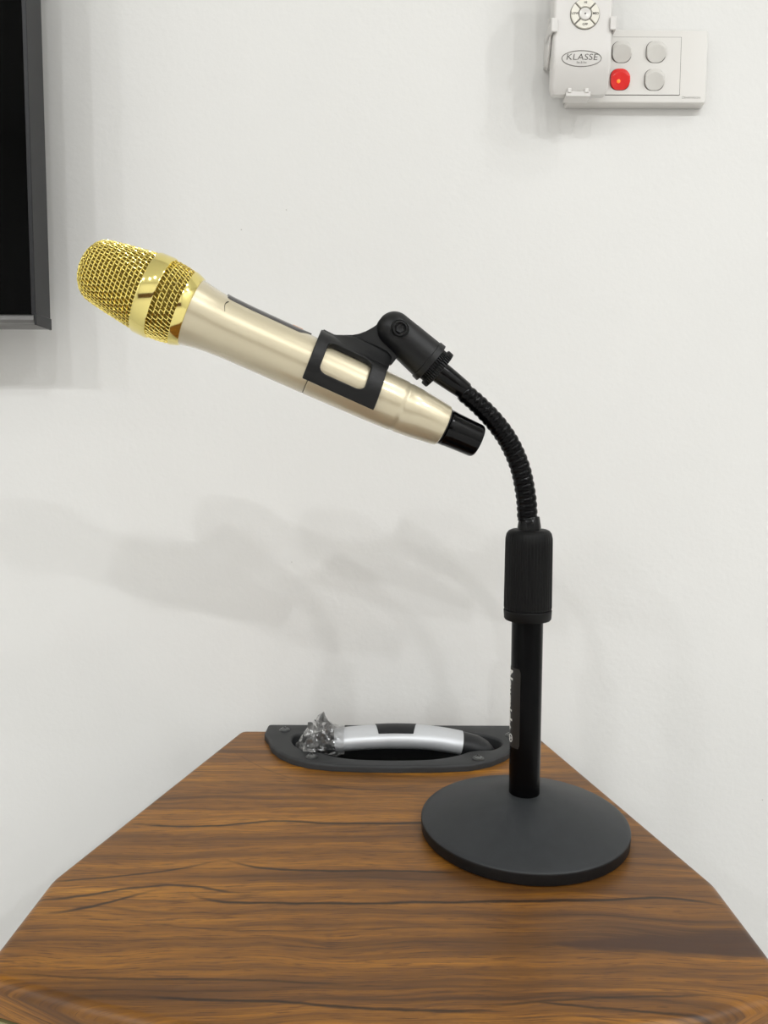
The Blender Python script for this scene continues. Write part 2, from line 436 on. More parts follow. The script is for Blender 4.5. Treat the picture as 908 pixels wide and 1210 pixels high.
bm = bmesh.new(); box(bm, (RX0, RY0, 0.0), (RX1, RY0 + 0.03, 0.80)); struct('added_reflection_board', bm, M['dark_reflector'], bevel=(0.004, 2))  # unseen brown board, added for a dark band in the gold rings' reflections

# ------------------------------------------------------------------ speaker cabinet with the wooden top
outline = [(-0.186, 0.333), (-0.1294, 0.3135), (-0.0899, 0.3025), (-0.045, 0.2940), (0.0, 0.2912), (0.05, 0.2940), (0.1, 0.3025), (0.1397, 0.3075 + 0.0015),
           (0.186, 0.3255), (0.186, 0.412), (0.1295, 0.645), (-0.1225, 0.645), (-0.186, 0.414)]
outline = round_poly(outline, [0.012, 0.05, 0.06, 0.08, 0.08, 0.08, 0.06, 0.05, 0.012, 0.03, 0.008, 0.008, 0.03])
cab = thing('speaker_cabinet', 'loudspeaker cabinet with a rosewood top and built-in carrying handle, under the microphone stand', 'speaker', (0, 0.46, 0))
# recess outline on the carrying plate
PT = 0.0055
rec_px = [(345, 875), (350, 881), (362, 886), (380, 889), (397, 893.6), (424, 896.6), (465, 897.6), (510, 896.6), (540, 892), (552, 888), (565, 886), (581, 885.5), (590, 882), (593, 878.5),
          (588, 873), (568, 867.4), (540, 865.5), (470, 865), (400, 865), (362, 866), (347, 869.5)]
rec = [tuple(at_z(x, y, T + PT).xy) for x, y in rec_px]
rec3 = spline([Vector((x, y, 0)) for x, y in rec + rec[:1]], 4)[:-1]
rec = [(v.x, v.y) for v in rec3]
rc = (0.0075, 0.6005)
hole = inset(rec, -0.0015)
ang = angs_of(rc, outline, hole)
def ring3(poly, z): return [Vector((x, y, z)) for x, y in resample_by_angle(poly, rc, ang)]
R = 0.0055
bm = bmesh.new()
prof = [(R + 0.02, 0.0)] + [(R * (1 - math.sin(t)), R * (math.cos(t) - 1)) for t in [PI / 2 * i / 7 for i in range(8)]] + [(0, -0.0165)]
loops = [ring3(hole, T - 0.0165), ring3(hole, T)] + [ring3(inset(outline, i_), T + z_) for i_, z_ in prof]
loft(bm, loops, False, False)
n_ = len(ang)
bm.verts.ensure_lookup_table()
vs = list(bm.verts); first, last = vs[:n_], vs[-n_:]
for i in range(n_): bm.faces.new((first[i], last[i], last[(i + 1) % n_], first[(i + 1) % n_]))
top = obj('top_panel', bm, M['wood'], cab, smooth=30, label='rosewood-grained top board')
# body
ol2 = inset(outline, 0.003)
bm = bmesh.new()
loft(bm, [[Vector((x, y, T - 0.0165)) for x, y in ol2], [Vector((x, y, 0.03)) for x, y in ol2]], False, True)
obj('body', bm, M['cabinet'], cab, smooth=30)
# olive metal front grille: strip following the curved front
fr_ = [p for p in inset(outline, -0.0008) if p[1] < 0.337]
fr_.sort()
bm = bmesh.new()
fo = lambda x, z: Vector((x, interp(fr_, x), z)); fi = lambda x, z: Vector((x, interp(fr_, x) + 0.003, z))
xs = [-0.184 + 0.368 * i / 60 for i in range(61)]; zs = [T - 0.0175, 0.06]
vv = [(x, z) for z in zs for x in xs]; ff = [[i, i + 1, 61 + i + 1, 61 + i] for i in range(60)]
sheet2(bm, vv, ff, fo, fi)
obj('front_grille', bm, M['olive'], cab, label='olive champagne front panel under the board')
for sx in (-1, 1):
    for y in (0.36, 0.60):
        x = sx * (0.15 if y < 0.5 else 0.10); bm = bmesh.new()
        lathe(bm, [(0, 0), (0, 0.018), (0.004, 0.021), (0.032, 0.021), (0.032, 0)], Vector((x, y, 0)), Vector((0, 0, 1)), 24); obj('foot', bm, M['rubber'], cab)

# carrying plate (D shape) with recess
pl_px_front = [(317.5, 880), (321, 888.5), (330, 896), (345, 903), (365, 908), (395, 911.3), (430, 912.5), (470, 913), (520, 912.5), (556, 911), (580, 906), (596, 899.5), (610, 890), (615, 882)]
pf = [tuple(at_z(x, y, T + 0.0005).xy) for x, y in pl_px_front]
xl, xr = -0.0985, 0.1135
yb = 0.6435
plate = [(xl, yb), (xl, 0.618)] + [p for p in pf if xl - 0.01 < p[0] < xr] + [(xr, 0.618), (xr, yb)]
plate[1] = (-0.0988, 0.622); plate[-2] = (0.1138, 0.622)
plate = round_poly(plate, [0.003, 0.012] + [0.02] * (len(plate) - 4) + [0.012, 0.003], 4)
ang = angs_of(rc, plate, rec)
bm = bmesh.new(); R = 0.002
prof = [(R * (1 - math.sin(t)), T + PT - R + R * math.cos(t)) for t in [PI / 2 * i / 4 for i in range(5)]]
R2 = 0.0022
lp = []
for d_, z in [(-0.004, T - 0.030), (-0.0008, T - 0.026), (0, T + 0.001)]: lp.append(ring3(inset(rec, -d_) if d_ else rec, z))
for t in [PI / 2 * i / 4 for i in range(5)]: lp.append(ring3(inset(rec, -R2 * (1 - math.cos(t))), T + PT - R2 + R2 * math.sin(t)))
lp = [ring3(inset(rec, 0.010), T - 0.034)] + [ring3(inset(rec, 0.004), T - 0.030), ring3(rec, T - 0.022)] + lp[2:]
for i_, z in prof: lp.append(ring3(inset(plate, i_), z))
lp.append(ring3(plate, T + 0.0002))
loft(bm, lp, True, False)
hp = obj('handle_plate', bm, M['plate'], cab, smooth=40, label='charcoal plastic D-shaped handle plate')
# dark inner floor of the recess
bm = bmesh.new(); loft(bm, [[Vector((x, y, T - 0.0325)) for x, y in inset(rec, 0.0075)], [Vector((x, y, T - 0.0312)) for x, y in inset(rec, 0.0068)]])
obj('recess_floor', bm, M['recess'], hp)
# grip bar
GY = 0.602
gp = [at_y(x, y, GY) for x, y in [(352, 885), (372, 879), (397, 874.5), (432, 871.2), (470, 870), (508, 871.6), (545, 877.5), (565, 882.5), (584, 890)]]
path = spline(gp, 10); NPT = len(path) - 1
def grip_r(f):
    x = f
    return interp([(0, 0.0052), (0.06, 0.0072), (0.14, 0.0084), (0.3, 0.0088), (0.5, 0.0090), (0.7, 0.0089), (0.86, 0.0086), (0.92, 0.0075), (0.965, 0.0055), (1, 0.003)], x)
def grip_seg(i0, i1, extra=0.0, a0=0, a1=360, seg=28, name='grip_bar', m='silver', lab=None, bev=None):
    bm = bmesh.new(); loops = []
    for i in range(i0, i1 + 1):
        p = path[i]; d = (path[min(i + 1, NPT)] - path[max(i - 1, 0)]).normalized()
        up = Vector((0, 0, 1)); up = (up - d * up.dot(d)).normalized(); sd = Vector((0, -1, 0))
        r = grip_r(i / NPT) + extra
        if a1 - a0 >= 360:
            loops.append([p + up * (r * math.cos(2 * PI * q / seg)) + sd * (r * 1.45 * math.sin(2 * PI * q / seg)) for q in range(seg)])
        else:
            L_ = []
            for q in range(seg + 1):
                t = math.radians(a0 + (a1 - a0) * q / seg); L_.append(p + up * r * math.cos(t) + sd * r * 1.45 * math.sin(t))
            for q in range(seg, -1, -1):
                t = math.radians(a0 + (a1 - a0) * q / seg); r2 = r - extra - 0.002; L_.append(p + up * r2 * math.cos(t) + sd * r2 * 1.45 * math.sin(t))
            loops.append(L_)
    loft(bm, loops); return obj(name, bm, M[m], hp, smooth=40, label=lab)
n1, n2 = 20, 60
grip_seg(n1, n2, name='grip_bar', lab='silver grip bar')
grip_seg(0, n1, extra=-0.0004, name='grip_end', m='rubber', lab='black left end of the grip')
grip_seg(n2, NPT, extra=-0.0004, name='grip_end', m='rubber', lab='black right end of the grip')
# soft black insert on the crown of the bar (narrows towards the viewer)
bm = bmesh.new(); vv = []; NI, NJ = 14, 10
x0, x1 = 443, 493
def ins_map(dr):
    def f(u, v):
        t = math.radians(-50 + 98 * v)
        half = 0.5 - 0.10 * v
        fpos = (0.5 + (u - 0.5) * 2 * half)
        px = x0 + (x1 - x0) * fpos
        i = min(range(NPT + 1), key=lambda q: abs(path[q].x - at_y(px, 871, GY).x))
        xt = at_y(px, 871, GY).x
        j = max(0, min(NPT - 1, i if path[i].x <= xt else i - 1)); w = (xt - path[j].x) / (path[j + 1].x - path[j].x)
        p = path[j].lerp(path[j + 1], w); d = (path[j + 1] - path[j]).normalized(); up = (Vector((0, 0, 1)) - d * d.z).normalized()
        r = grip_r((j + w) / NPT) + dr
        return p + up * r * math.cos(t) + Vector((0, -1, 0)) * r * 1.45 * math.sin(t)
    return f
vv = [(i / NI, j / NJ) for j in range(NJ + 1) for i in range(NI + 1)]
ff = [[j * (NI + 1) + i, j * (NI + 1) + i + 1, (j + 1) * (NI + 1) + i + 1, (j + 1) * (NI + 1) + i] for j in range(NJ) for i in range(NI)]
sheet2(bm, vv, ff, ins_map(0.0006), ins_map(-0.0015)); obj('grip_insert', bm, M['rubber'], hp, label='black rubber insert in the middle of the grip', bevel=(0.0004, 2))
# plate screws
for (x, y) in [(336.5, 862.8), (368.5, 894.5), (565.5, 896.5), (603.5, 869.2)]:
    c = at_z(x, y, T + PT)
    bm = bmesh.new()
    lathe(bm, [(0.0002, 0.0044), (0.0007, 0.0044), (0.0008, 0.0038), (0.0003, 0.0037), (0.0002, 0.0034), (0.0012, 0.0033), (0.0022, 0.0022), (0.0024, 0.0009), (0.0012, 0.0005), (0.0012, 0)], c, Vector((0, 0, 1)), 24)
    sc = obj('screw', bm, M['screw'], hp)
    bm = bmesh.new()
    for a_ in (0.4, 0.4 + PI / 2):
        d = Vector((math.cos(a_), math.sin(a_), 0)); e = Vector((-d.y, d.x, 0)); q = c + Vector((0, 0, 0.0020))
        prism(bm, [q - d * 0.0020 - e * 0.0004, q + d * 0.0020 - e * 0.0004, q + d * 0.0020 + e * 0.0004, q - d * 0.0020 + e * 0.0004], Vector((0, 0, 0.00045)))
    # the cross slot stays in the screw's own mesh
    me2 = bpy.data.meshes.new('x'); bmesh.ops.translate(bm, verts=bm.verts, vec=-cab.location); bm.to_mesh(me2); bm.free()
    b2 = bmesh.new(); b2.from_mesh(sc.data); b2.from_mesh(me2); b2.to_mesh(sc.data); b2.free(); bpy.data.meshes.remove(me2)
    sc.data.materials.append(M['recess'])
    for p in list(sc.data.polygons)[-12:]: p.material_index = 1

# crumpled clear film on the left end of the grip
bm = bmesh.new(); rnd = random.Random(5); NU, NV = 17, 30
from mathutils import noise as mn
rows = []
for i in range(NU + 1):
    u = i / NU; fidx = (0.02 + 0.27 * u) * NPT
    j = int(fidx); w = fidx - j; p = path[j].lerp(path[j + 1], w)
    row = []
    for q in range(NV):
        t = 2 * PI * q / NV
        base = grip_r(fidx / NPT) * (1.12 + 0.06 * math.sin(3 * t))
        fl = (1 - abs(u - 0.35) / 0.65) ** 1 if abs(u - 0.35) < 0.65 else 0
        nz = mn.noise(Vector((u * 5.5, math.cos(t) * 2.6, math.sin(t) * 2.6 + 3)))
        n2_ = mn.noise(Vector((u * 14, math.cos(t) * 6, math.sin(t) * 6 + 9)))
        r = base + (0.0040 * fl + 0.0005) * (0.55 + abs(nz) * 1.9) + abs(n2_) * 0.0022 * fl
        upk = max(0, math.cos(t)) ** 2 * (max(0, 1 - abs(u - 0.58) / 0.26) * 0.0115 + max(0, 1 - abs(u - 0.30) / 0.22) * 0.004)
        r += rnd.uniform(-0.0008, 0.0014) * fl
        z = p.z + (r + upk) * math.cos(t); y = p.y - 1.4 * r * math.sin(t) + rnd.uniform(-0.0012, 0.0012) * fl
        lowz = T + PT + 0.0008
        if z < lowz and not (0.5880 < y < 0.615): z = lowz
        row.append(bm.verts.new(Vector((p.x + n2_ * 0.003 * fl, y, max(z, T - 0.008)))))
    rows.append(row)
for r0, r1 in zip(rows, rows[1:]):
    for q in range(NV): bm.faces.new((r0[q], r1[q], r1[(q + 1) % NV], r0[(q + 1) % NV]))
film = obj('plastic_film', bm, M['film'], None, smooth=0)
film['label'] = 'crumpled clear plastic film wrapped round the left end of the silver grip'; film['category'] = 'plastic wrap'

# ------------------------------------------------------------------ microphone stand
st = thing('microphone_stand', 'black desktop microphone stand with a round weighted base and bent gooseneck', 'microphone stand', tuple(POLE))
Zu = Vector((0, 0, 1))
bm = bmesh.new()
lathe(bm, [(0.0004, 0), (0.0004, 0.0635), (0.0012, 0.0646), (0.0070, 0.0650), (0.0080, 0.0648), (0.0087, 0.0640), (0.0098, 0.0615), (0.0117, 0.0565), (0.0140, 0.0505), (0.0170, 0.0425), (0.0202, 0.0335), (0.0228, 0.0250),
            (0.0247, 0.0180), (0.0252, 0.0142), (0.0254, 0.0118), (0.0254, 0.0094), (0.0240, 0.0094), (0.0240, 0)], POLE, Zu, 128)
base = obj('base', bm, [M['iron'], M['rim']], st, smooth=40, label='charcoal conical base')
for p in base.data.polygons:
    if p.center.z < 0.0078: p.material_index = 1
zt = at(624, 731).z
bm = bmesh.new(); lathe(bm, [(0.0245, 0), (0.0245, 0.00965), (zt - T + 0.002, 0.00965), (zt - T + 0.002, 0)], POLE, Zu, 64)
pole = obj('pole', bm, M['pole'], st)
# sticker on the pole
PRAD = 0.00965
view_a = math.atan2(-POLE.y, -POLE.x)                # azimuth from pole to the viewer
def cyl(alpha, z, r): return Vector((POLE.x + r * math.cos(alpha), POLE.y + r * math.sin(alpha), z))
z0, z1 = at(610, 880.5).z, at(610, 787.5).z
a_hi = view_a + math.asin(-6.9 / 18.8); 
a_lo = a_hi - math.radians(132)
bm = bmesh.new(); vv = [(i / 24, j / 10) for j in range(11) for i in range(25)]
ff = [[j * 25 + i, j * 25 + i + 1, (j + 1) * 25 + i + 1, (j + 1) * 25 + i] for j in range(10) for i in range(24)]
def stk(r):
    def f(u, v):
        rc_ = 0.0
        e = abs(u - 0.5) * 2; k_ = max(0, (e - 0.9) / 0.1); sh = 0.045 * (1 - math.sqrt(max(0, 1 - k_ * k_)))
        vv_ = 0.5 + (v - 0.5) * (1 - 2 * sh)
        return cyl(a_lo + (a_hi - a_lo) * u, z0 + (z1 - z0) * vv_, r)
    return f
sheet2(bm, vv, ff, stk(PRAD + 0.00014), stk(PRAD - 0.0003)); sk = obj('sticker', bm, M['sticker'], pole, label='black sticker with white lettering')
a_mid = view_a - math.radians(80)
zc = (at(604, 790).z + at(604, 862).z) / 2
def tf(x, y): return cyl(a_mid + y / PRAD, zc - x, PRAD + 0.00028)
bm = text_bm('Newmight', 0.0096, tf, bold=0.0003, sx=0.95)
obj('lettering', bm, M['white_ink'], pole, smooth=0, label='white lettering')
bm = bmesh.new(); zr = at(604, 871).z
tube(bm, [cyl(a_mid + math.radians(14) + 0.0019 * math.cos(t) / PRAD, zr + 0.0024 * math.sin(t), PRAD + 0.0002) for t in [2 * PI * i / 28 for i in range(28)]], 0.00022, 6, closed=True)
bm2 = text_bm('R', 0.0032, lambda x, y: cyl(a_mid + math.radians(14) + y / PRAD, zr - x, PRAD + 0.00028))
me2 = bpy.data.meshes.new('x'); bm2.to_mesh(me2); bm2.free(); bm.from_mesh(me2); bpy.data.meshes.remove(me2)
obj('trademark_ring', bm, M['white_ink'], pole, smooth=0)

# ribbed locking grip + flange
zg0, zg1 = at(624, 718.5).z - T, at(624, 625.5).z - T
rg = px_len(at(624, 660), 27.7)
NT_ = 44
def ribs(i, t): return 1.0
prof = [(zg0, rg * 1.005), (zg0 + 0.0012, rg * 1.02), (zg1 - 0.0085, rg * 1.0), (zg1 - 0.0055, rg * 0.995), (zg1 - 0.0025, rg * 0.95), (zg1 - 0.0008, rg * 0.86), (zg1, rg * 0.74), (zg1, rg * 0.50)]
bm = bmesh.new()
def rm(i, t):
    if i in (0, 6, 7, 5): return 1.0
    depth_ = 0.022 if i in (1, 2) else (0.01 if i == 3 else 0.0)
    x = (t * NT_ / (2 * PI)) % 1.0
    return 1.0 - depth_ * (1 if 0.30 < x < 0.80 else 0)
lathe(bm, [(zg0, 0.009)] + prof, POLE, Zu, NT_ * 8, rmod=lambda i, t: rm(i - 1, t) if i > 0 else 1.0)
obj('locking_grip', bm, M['grip'], st, smooth=30)
zf0, zf1 = at(624, 731.5).z - T, at(624, 719.5).z - T
bm = bmesh.new(); lathe(bm, [(zf0, 0.009), (zf0, rg * 0.96), (zf0 + 0.0008, rg * 1.0), (zf1 - 0.0006, rg * 1.025), (zf1, rg * 1.0), (zf1, 0.009)], POLE, Zu, 96)
obj('grip_collar', bm, M['grip'], st)

# gooseneck
zb = at(624, 626).z
bm = bmesh.new()
lathe(bm, [(at(624, 630).z - T, 0.0), (at(624, 630).z - T, px_len(POLE, 14) ), (at(624, 622).z - T, px_len(POLE, 13.4)), (at(624, 611).z - T, px_len(POLE, 11.6)), (at(624, 610).z - T, px_len(POLE, 10.8)), (at(624, 610).z - T, 0)], POLE, Zu, 48)
obj('lower_ferrule', bm, M['gloss_black'], st)
gpx = [(547.6, 463), (560, 473.2), (573.5, 486), (587, 501), (599.5, 518.5), (609, 537), (616, 556.5), (620.5, 578), (622.8, 596), (623.6, 614)]
gpath = spline([at(*p) for p in gpx], 40)
L = [0.0]
for a_, b_ in zip(gpath, gpath[1:]): L.append(L[-1] + (b_ - a_).length)
PITCH_G = px_len(POLE, 7.6); rgo = px_len(POLE, 11.6); ns = int(L[-1] / PITCH_G * 12); pts = []
idx = 0
for i in range(ns + 1):
    s = L[-1] * i / ns
    while idx < len(L) - 2 and L[idx + 1] < s: idx += 1
    pts.append(gpath[idx].lerp(gpath[idx + 1], (s - L[idx]) / (L[idx + 1] - L[idx])))
bm = bmesh.new(); rings = []; SEG = 32
for i, p in enumerate(pts):
    d = (pts[min(i + 1, ns)] - pts[max(i - 1, 0)]).normalized(); a_ = PL_N; b_ = d.cross(a_)
    s = L[-1] * i / ns; ring = []
    for q in range(SEG):
        t = 2 * PI * q / SEG; ph = (s / PITCH_G - q / SEG) % 1.0
        prof_ = 0.93 + 0.07 * math.sqrt(max(0, 1 - ((ph - 0.36) / 0.36) ** 2)) if ph < 0.72 else 0.905 + 0.035 * math.sin((ph - 0.72) / 0.28 * PI)
        ring.append(bm.verts.new(p + (a_ * math.cos(t) + b_ * math.sin(t)) * rgo * prof_ * interp([(0, 0.93), (0.5, 1.0), (1, 1.02)], i / ns)))
    rings.append(ring)
for r0, r1 in zip(rings, rings[1:]):
    for q in range(SEG): bm.faces.new((r0[q], r0[(q + 1) % SEG], r1[(q + 1) % SEG], r1[q]))
bm.faces.new(rings[0]); bm.faces.new(rings[-1])
obj('gooseneck', bm, M['goose'], st, smooth=50)
# upper ferrule
p0, p1 = at(517.5, 437.9), at(550.5, 462.6); d = p1 - p0
k_ = px_len(p0)
bm = bmesh.new(); lathe(bm, [(0, 0), (0, 13.2 * k_), (d.length * 0.2, 13.0 * k_), (d.length * 0.55, 12.2 * k_), (d.length * 0.97, 10.9 * k_), (d.length, 10.3 * k_), (d.length, 0)], p0, d, 48)
obj('upper_ferrule', bm, M['gloss_black'], st)

# swivel
c0, c1 = at(465.5, 390.2), at(509.8, 429.5); sd_ = (c1 - c0); SL = sd_.length; k_ = px_len(c0)
prof = []
for i in range(13):
    t = PI / 2 * i / 12; prof.append((-22.2 * k_ * math.cos(t), 22.2 * k_ * math.sin(t)))
prof += [(SL * 0.5, 23.6 * k_), (SL - 8 * k_, 24.6 * k_), (SL - 7.6 * k_, 25.9 * k_), (SL - 0.5 * k_, 26.3 * k_), (SL, 25.6 * k_), (SL, 0)]
bm = bmesh.new(); lathe(bm, prof, c0, sd_, 64, hint=PL_N)
sw = obj('swivel', bm, M['clip'], st)
# slot for the clip's tongue
dd, aa, nn = frame(sd_, PL_N)      # aa ~ PL_N
q0 = c0 - dd * 30 * k_; hw = 8.2 * k_; e = dd.cross(PL_N)
bm = bmesh.new(); prism(bm, [q0 - PL_N * hw - e * 40 * k_, q0 + PL_N * hw - e * 40 * k_, q0 + PL_N * hw + e * 40 * k_, q0 - PL_N * hw + e * 40 * k_], dd * (48 * k_))
cut = obj('cutter', bm, M['clip'], st, smooth=0); bpy.context.view_layer.update(); boolean(sw, cut)
# knurled thread and nut
def knurl(n, dep): return lambda i, t: 1 - dep * (1 if ((t * n / (2 * PI)) % 1) < 0.45 else 0)
bm = bmesh.new(); lathe(bm, [(SL - 1 * k_, 0), (SL - 1 * k_, 22 * k_), (SL + 6.2 * k_, 21.5 * k_), (SL + 6.2 * k_, 0)], c0, sd_, 44 * 8, rmod=knurl(44, 0.10)); obj('thread_collar', bm, M['clip'], sw, smooth=30)
bm = bmesh.new(); lathe(bm, [(SL + 6 * k_, 0), (SL + 6 * k_, 24 * k_), (SL + 6.6 * k_, 24.9 * k_), (SL + 12.8 * k_, 24.9 * k_), (SL + 13.6 * k_, 24.2 * k_), (SL + 13.6 * k_, 0)], c0, sd_, 48 * 8, rmod=knurl(48, 0.085)); obj('lock_nut', bm, M['clip'], sw, smooth=30)
# pivot bolts
pv = at(469.3, 391.8)
for sgn in (1, -1):
    bm = bmesh.new(); n = PL_N * sgn; rr = 22.5 * k_
    lathe(bm, [(rr * 0.80, 8.9 * k_), (rr * 0.99, 8.8 * k_), (rr * 1.03, 8.2 * k_), (rr * 1.03, 7.2 * k_), (rr * 1.0, 6.7 * k_), (rr * 0.90, 6.6 * k_), (rr * 0.90, 5.4 * k_)], pv, n, 40)
    lathe(bm, [(rr * 0.88, 5.6 * k_), (rr * 1.0, 5.2 * k_), (rr * 1.02, 4.6 * k_), (rr * 1.0, 2.5 * k_), (rr * 1.0, 0)], pv, n, 6)
    pb = obj('pivot_bolt', bm, M['clip'], sw, smooth=30)
    # sunken seat round the bolt head
    bm = bmesh.new(); lathe(bm, [(rr * 0.86, 10.9 * k_), (rr * 1.3, 10.9 * k_), (rr * 1.3, 0)], pv, n, 48)
    bm.verts.ensure_lookup_table()
    lathe(bm, [(rr * 0.86, 0), (rr * 0.86, 10.9 * k_)], pv, n, 48); bmesh.ops.remove_doubles(bm, verts=bm.verts, dist=1e-7)
    cut = obj('cutter', bm, M['clip'], st, smooth=0)
    bpy.context.view_layer.update(); boolean(sw, cut)
    bm = bmesh.new(); lathe(bm, [(rr * 0.86, 10.85 * k_), (rr * 0.87, 10.85 * k_), (rr * 0.87, 0)], pv, n, 40); obj('seat_shade_disc', bm, M['gloss_black'], sw, smooth=0)  # black disc puts the shade of the groove into colour

# ------------------------------------------------------------------ microphone
A_px, T_px = (99.0, 312.0), (564.0, 521.5)
LP = math.hypot(T_px[0] - A_px[0], T_px[1] - A_px[1]); u_px = ((T_px[0] - A_px[0]) / LP, (T_px[1] - A_px[1]) / LP)
MOFF = PL_N * 0.0012
P_tip, P_tail = at(*A_px) + MOFF, at(*T_px) + MOFF
MD = (P_tail - P_tip).normalized()
def mpt(s): return at(A_px[0] + u_px[0] * s, A_px[1] + u_px[1] * s) + MOFF
def S(s): return (mpt(s) - P_tip).dot(MD)
def RR(s, r): return px_len(mpt(s), r)
def MP(lst): return [(S(s), RR(s, r)) for s, r in lst]
_, MV2, MV1n = frame(MD, PL_N)
MV1 = -MV1n if MV1n.z < 0 else MV1n                  # up, square to the axis
MN = MV2                                             # towards the viewer
def mcyl(s, alpha, r, wr=False):                     # alpha 0 = top, 90 = viewer
    rr = r if wr else RR(s, r)
    return P_tip + MD * S(s) + (MV1 * math.cos(alpha) + MN * math.sin(alpha)) * rr
mic = thing('microphone', 'champagne handheld wireless microphone with a golden mesh head, held in the black clip', 'microphone', tuple((P_tip + P_tail) / 2))
body_prof = [(139, 0), (139, 38), (141, 40.2), (146, 39.3), (152, 38.2), (160, 36.9), (170, 35.7), (185, 34.8), (205, 34.2), (250, 33.8), (296.2, 33.4), (296.9, 32.7), (297.8, 32.7), (298.5, 33.3),
             (340, 32.6), (380, 31.8), (404, 30.9), (408, 30.6), (409.5, 29.9), (412.5, 29.7), (414, 30.2), (430, 28.9), (450, 26.6), (462, 25.0), (464.6, 24.4), (465.5, 23.4), (465.5, 21.5), (462, 21.2), (462, 0)]
bm = bmesh.new(); lathe(bm, MP(body_prof), P_tip, MD, 96, hint=MV1)
body = obj('body', bm, M['pearl'], mic, smooth=28)
bm = bmesh.new(); lathe(bm, MP([(456, 0), (456, 19), (467.5, 19.2), (467.8, 20.6), (469, 21.6), (474, 21.5), (475, 21.2), (507, 20.0), (509.4, 19.3), (510.7, 18.0), (510.7, 0)]), P_tip, MD, 64, hint=MV1)
obj('end_plug', bm, M['gloss_black'], mic, label='glossy black plug at the tail')
bm = bmesh.new(); lathe(bm, MP([(463, 19.5), (463, 22.6), (466.8, 22.4), (467.4, 21.6), (467.4, 19)]), P_tip, MD, 64, hint=MV1)
obj('plug_collar', bm, M['clip'], mic)
# rings
def ring(prof, name):
    bm = bmesh.new(); lathe(bm, MP(prof), P_tip, MD, 96, hint=MV1); return obj(name, bm, M['gold'], mic, smooth=25, label='polished gold band')
ring([(80.5, 43), (80.7, 47), (81.8, 48.6), (84, 49.5), (100, 49.9), (101.6, 49.4), (102.2, 48), (102.2, 43)], 'grille_band')
ring([(128.6, 40), (128.6, 44.6), (129.4, 45.5), (131, 45.2), (138.5, 42.6), (140.6, 41.4), (141, 40.2), (141, 37)], 'neck_band')
# lining
bm = bmesh.new(); lathe(bm, MP([(3.2, 0), (4.4, 13), (7.6, 22.4), (13, 29), (20, 33.4), (40, 37.4), (60, 40.2), (80, 43.0), (103, 43.8), (127, 41.0), (135, 39), (135, 0)]), P_tip, MD, 72, hint=MV1)
obj('grille_lining', bm, M['liner'], mic)
# woven wire
bm = bmesh.new()
def weave(tab, n_mer, pitch, twist, wr, flip):
    """wires on a surface of revolution: tab = [(s, r)] px"""
    arc = [0.0]
    for a_, b_ in zip(tab, tab[1:]): arc.append(arc[-1] + math.hypot(b_[0] - a_[0], b_[1] - a_[1]))
    ts = [(q, a_[0]) for q, a_ in zip(arc, tab)]; tr_ = [(q, a_[1]) for q, a_ in zip(arc, tab)]
    n_r = int(arc[-1] / pitch); st_ = arc[-1] / n_r; amp = 0.55
    def pos(t, ph, off): return mcyl(interp(ts, t), ph + twist * t / arc[-1], interp(tr_, t) + off)
    for i in range(n_mer):
        ph = 2 * PI * i / n_mer; pts = []
        for j2 in range(n_r * 2 + 1):
            t = j2 * st_ / 2; pts.append(pos(t, ph, amp * math.cos(PI * (j2 / 2 + i))))
        tube(bm, pts, wr, 5, caps=False)
    for j in range(n_r + 1):
        pts = []
        for i2 in range(n_mer * 2):
            ph = 2 * PI * i2 / (2 * n_mer); pts.append(pos(j * st_, ph, -amp * math.cos(PI * (i2 / 2 + j))))
        tube(bm, pts, wr, 5, closed=True)
WR = RR(60, 0.78)
tab1 = [(6.2, 25.5), (9.0, 29.8), (12.5, 33.0), (17, 35.6), (22, 37.2), (40, 40.5), (60, 43.5), (82, 46.6)]
weave(tab1, 56, 5.3, 0.55, WR, 0)
# flat grid over the nose
cap = [(0.0, 0.0), (0.4, 9), (1.6, 17), (4.2, 23), (6.2, 25.8)]
cap_s = [(r, s) for s, r in cap]
g = 5.2; nlin = 5
for axis_ in (0, 1):
    for q in range(-nlin, nlin + 1):
        c_ = q * g; 
        if abs(c_) > 25: continue
        hl = math.sqrt(25.8 ** 2 - c_ ** 2); pts = []; nn_ = max(4, int(hl * 2 / (g / 2)))
        for i in range(nn_ + 1):
            w = -hl + 2 * hl * i / nn_; x, y = (c_, w) if axis_ == 0 else (w, c_)
            r = math.hypot(x, y); s = interp(cap_s, r) - 0.5 * math.cos(PI * (w / g + q)) * (1 if axis_ else -1)
            pts.append(P_tip + MD * S(s) + MV1 * RR(10, x) + MN * RR(10, y))
        tube(bm, pts, WR, 5, caps=False)
weave([(101.5, 47.2), (112, 46.6), (120, 45.6), (130, 43.6)], 56, 5.4, 0.30, WR, 0)
obj('mesh_grille', bm, M['gold_wire'], mic, smooth=60, label='woven gold wire mesh')
# display strip on top
bm = bmesh.new(); NI, NJ = 40, 16
def dsp(dr):
    def f(u, v):
        s = 172.5 + 108 * u
        w = 33
        if s < 178: w = 33 * (0.45 + 0.55 * math.sqrt(max(0, 1 - ((178 - s) / 5.5) ** 2)))
        if s > 268: w = 33 - 22 * ((s - 268) / 12.5) 
        al = math.radians(-w + 2 * w * v); e = abs(2 * v - 1)
        k2 = dr + (0.9 if e < 0.72 else 0.9 - 1.3 * (e - 0.72) / 0.28) * (1 if dr > 0 else 0)
        return mcyl(s, al, interp([(170, 35.7), (185, 34.8), (205, 34.2), (250, 33.8), (296, 33.4)], s) + k2)
    return f
vv = [(i / NI, j / NJ) for j in range(NJ + 1) for i in range(NI + 1)]
ff = [[j * (NI + 1) + i, j * (NI + 1) + i + 1, (j + 1) * (NI + 1) + i + 1, (j + 1) * (NI + 1) + i] for j in range(NJ) for i in range(NI)]
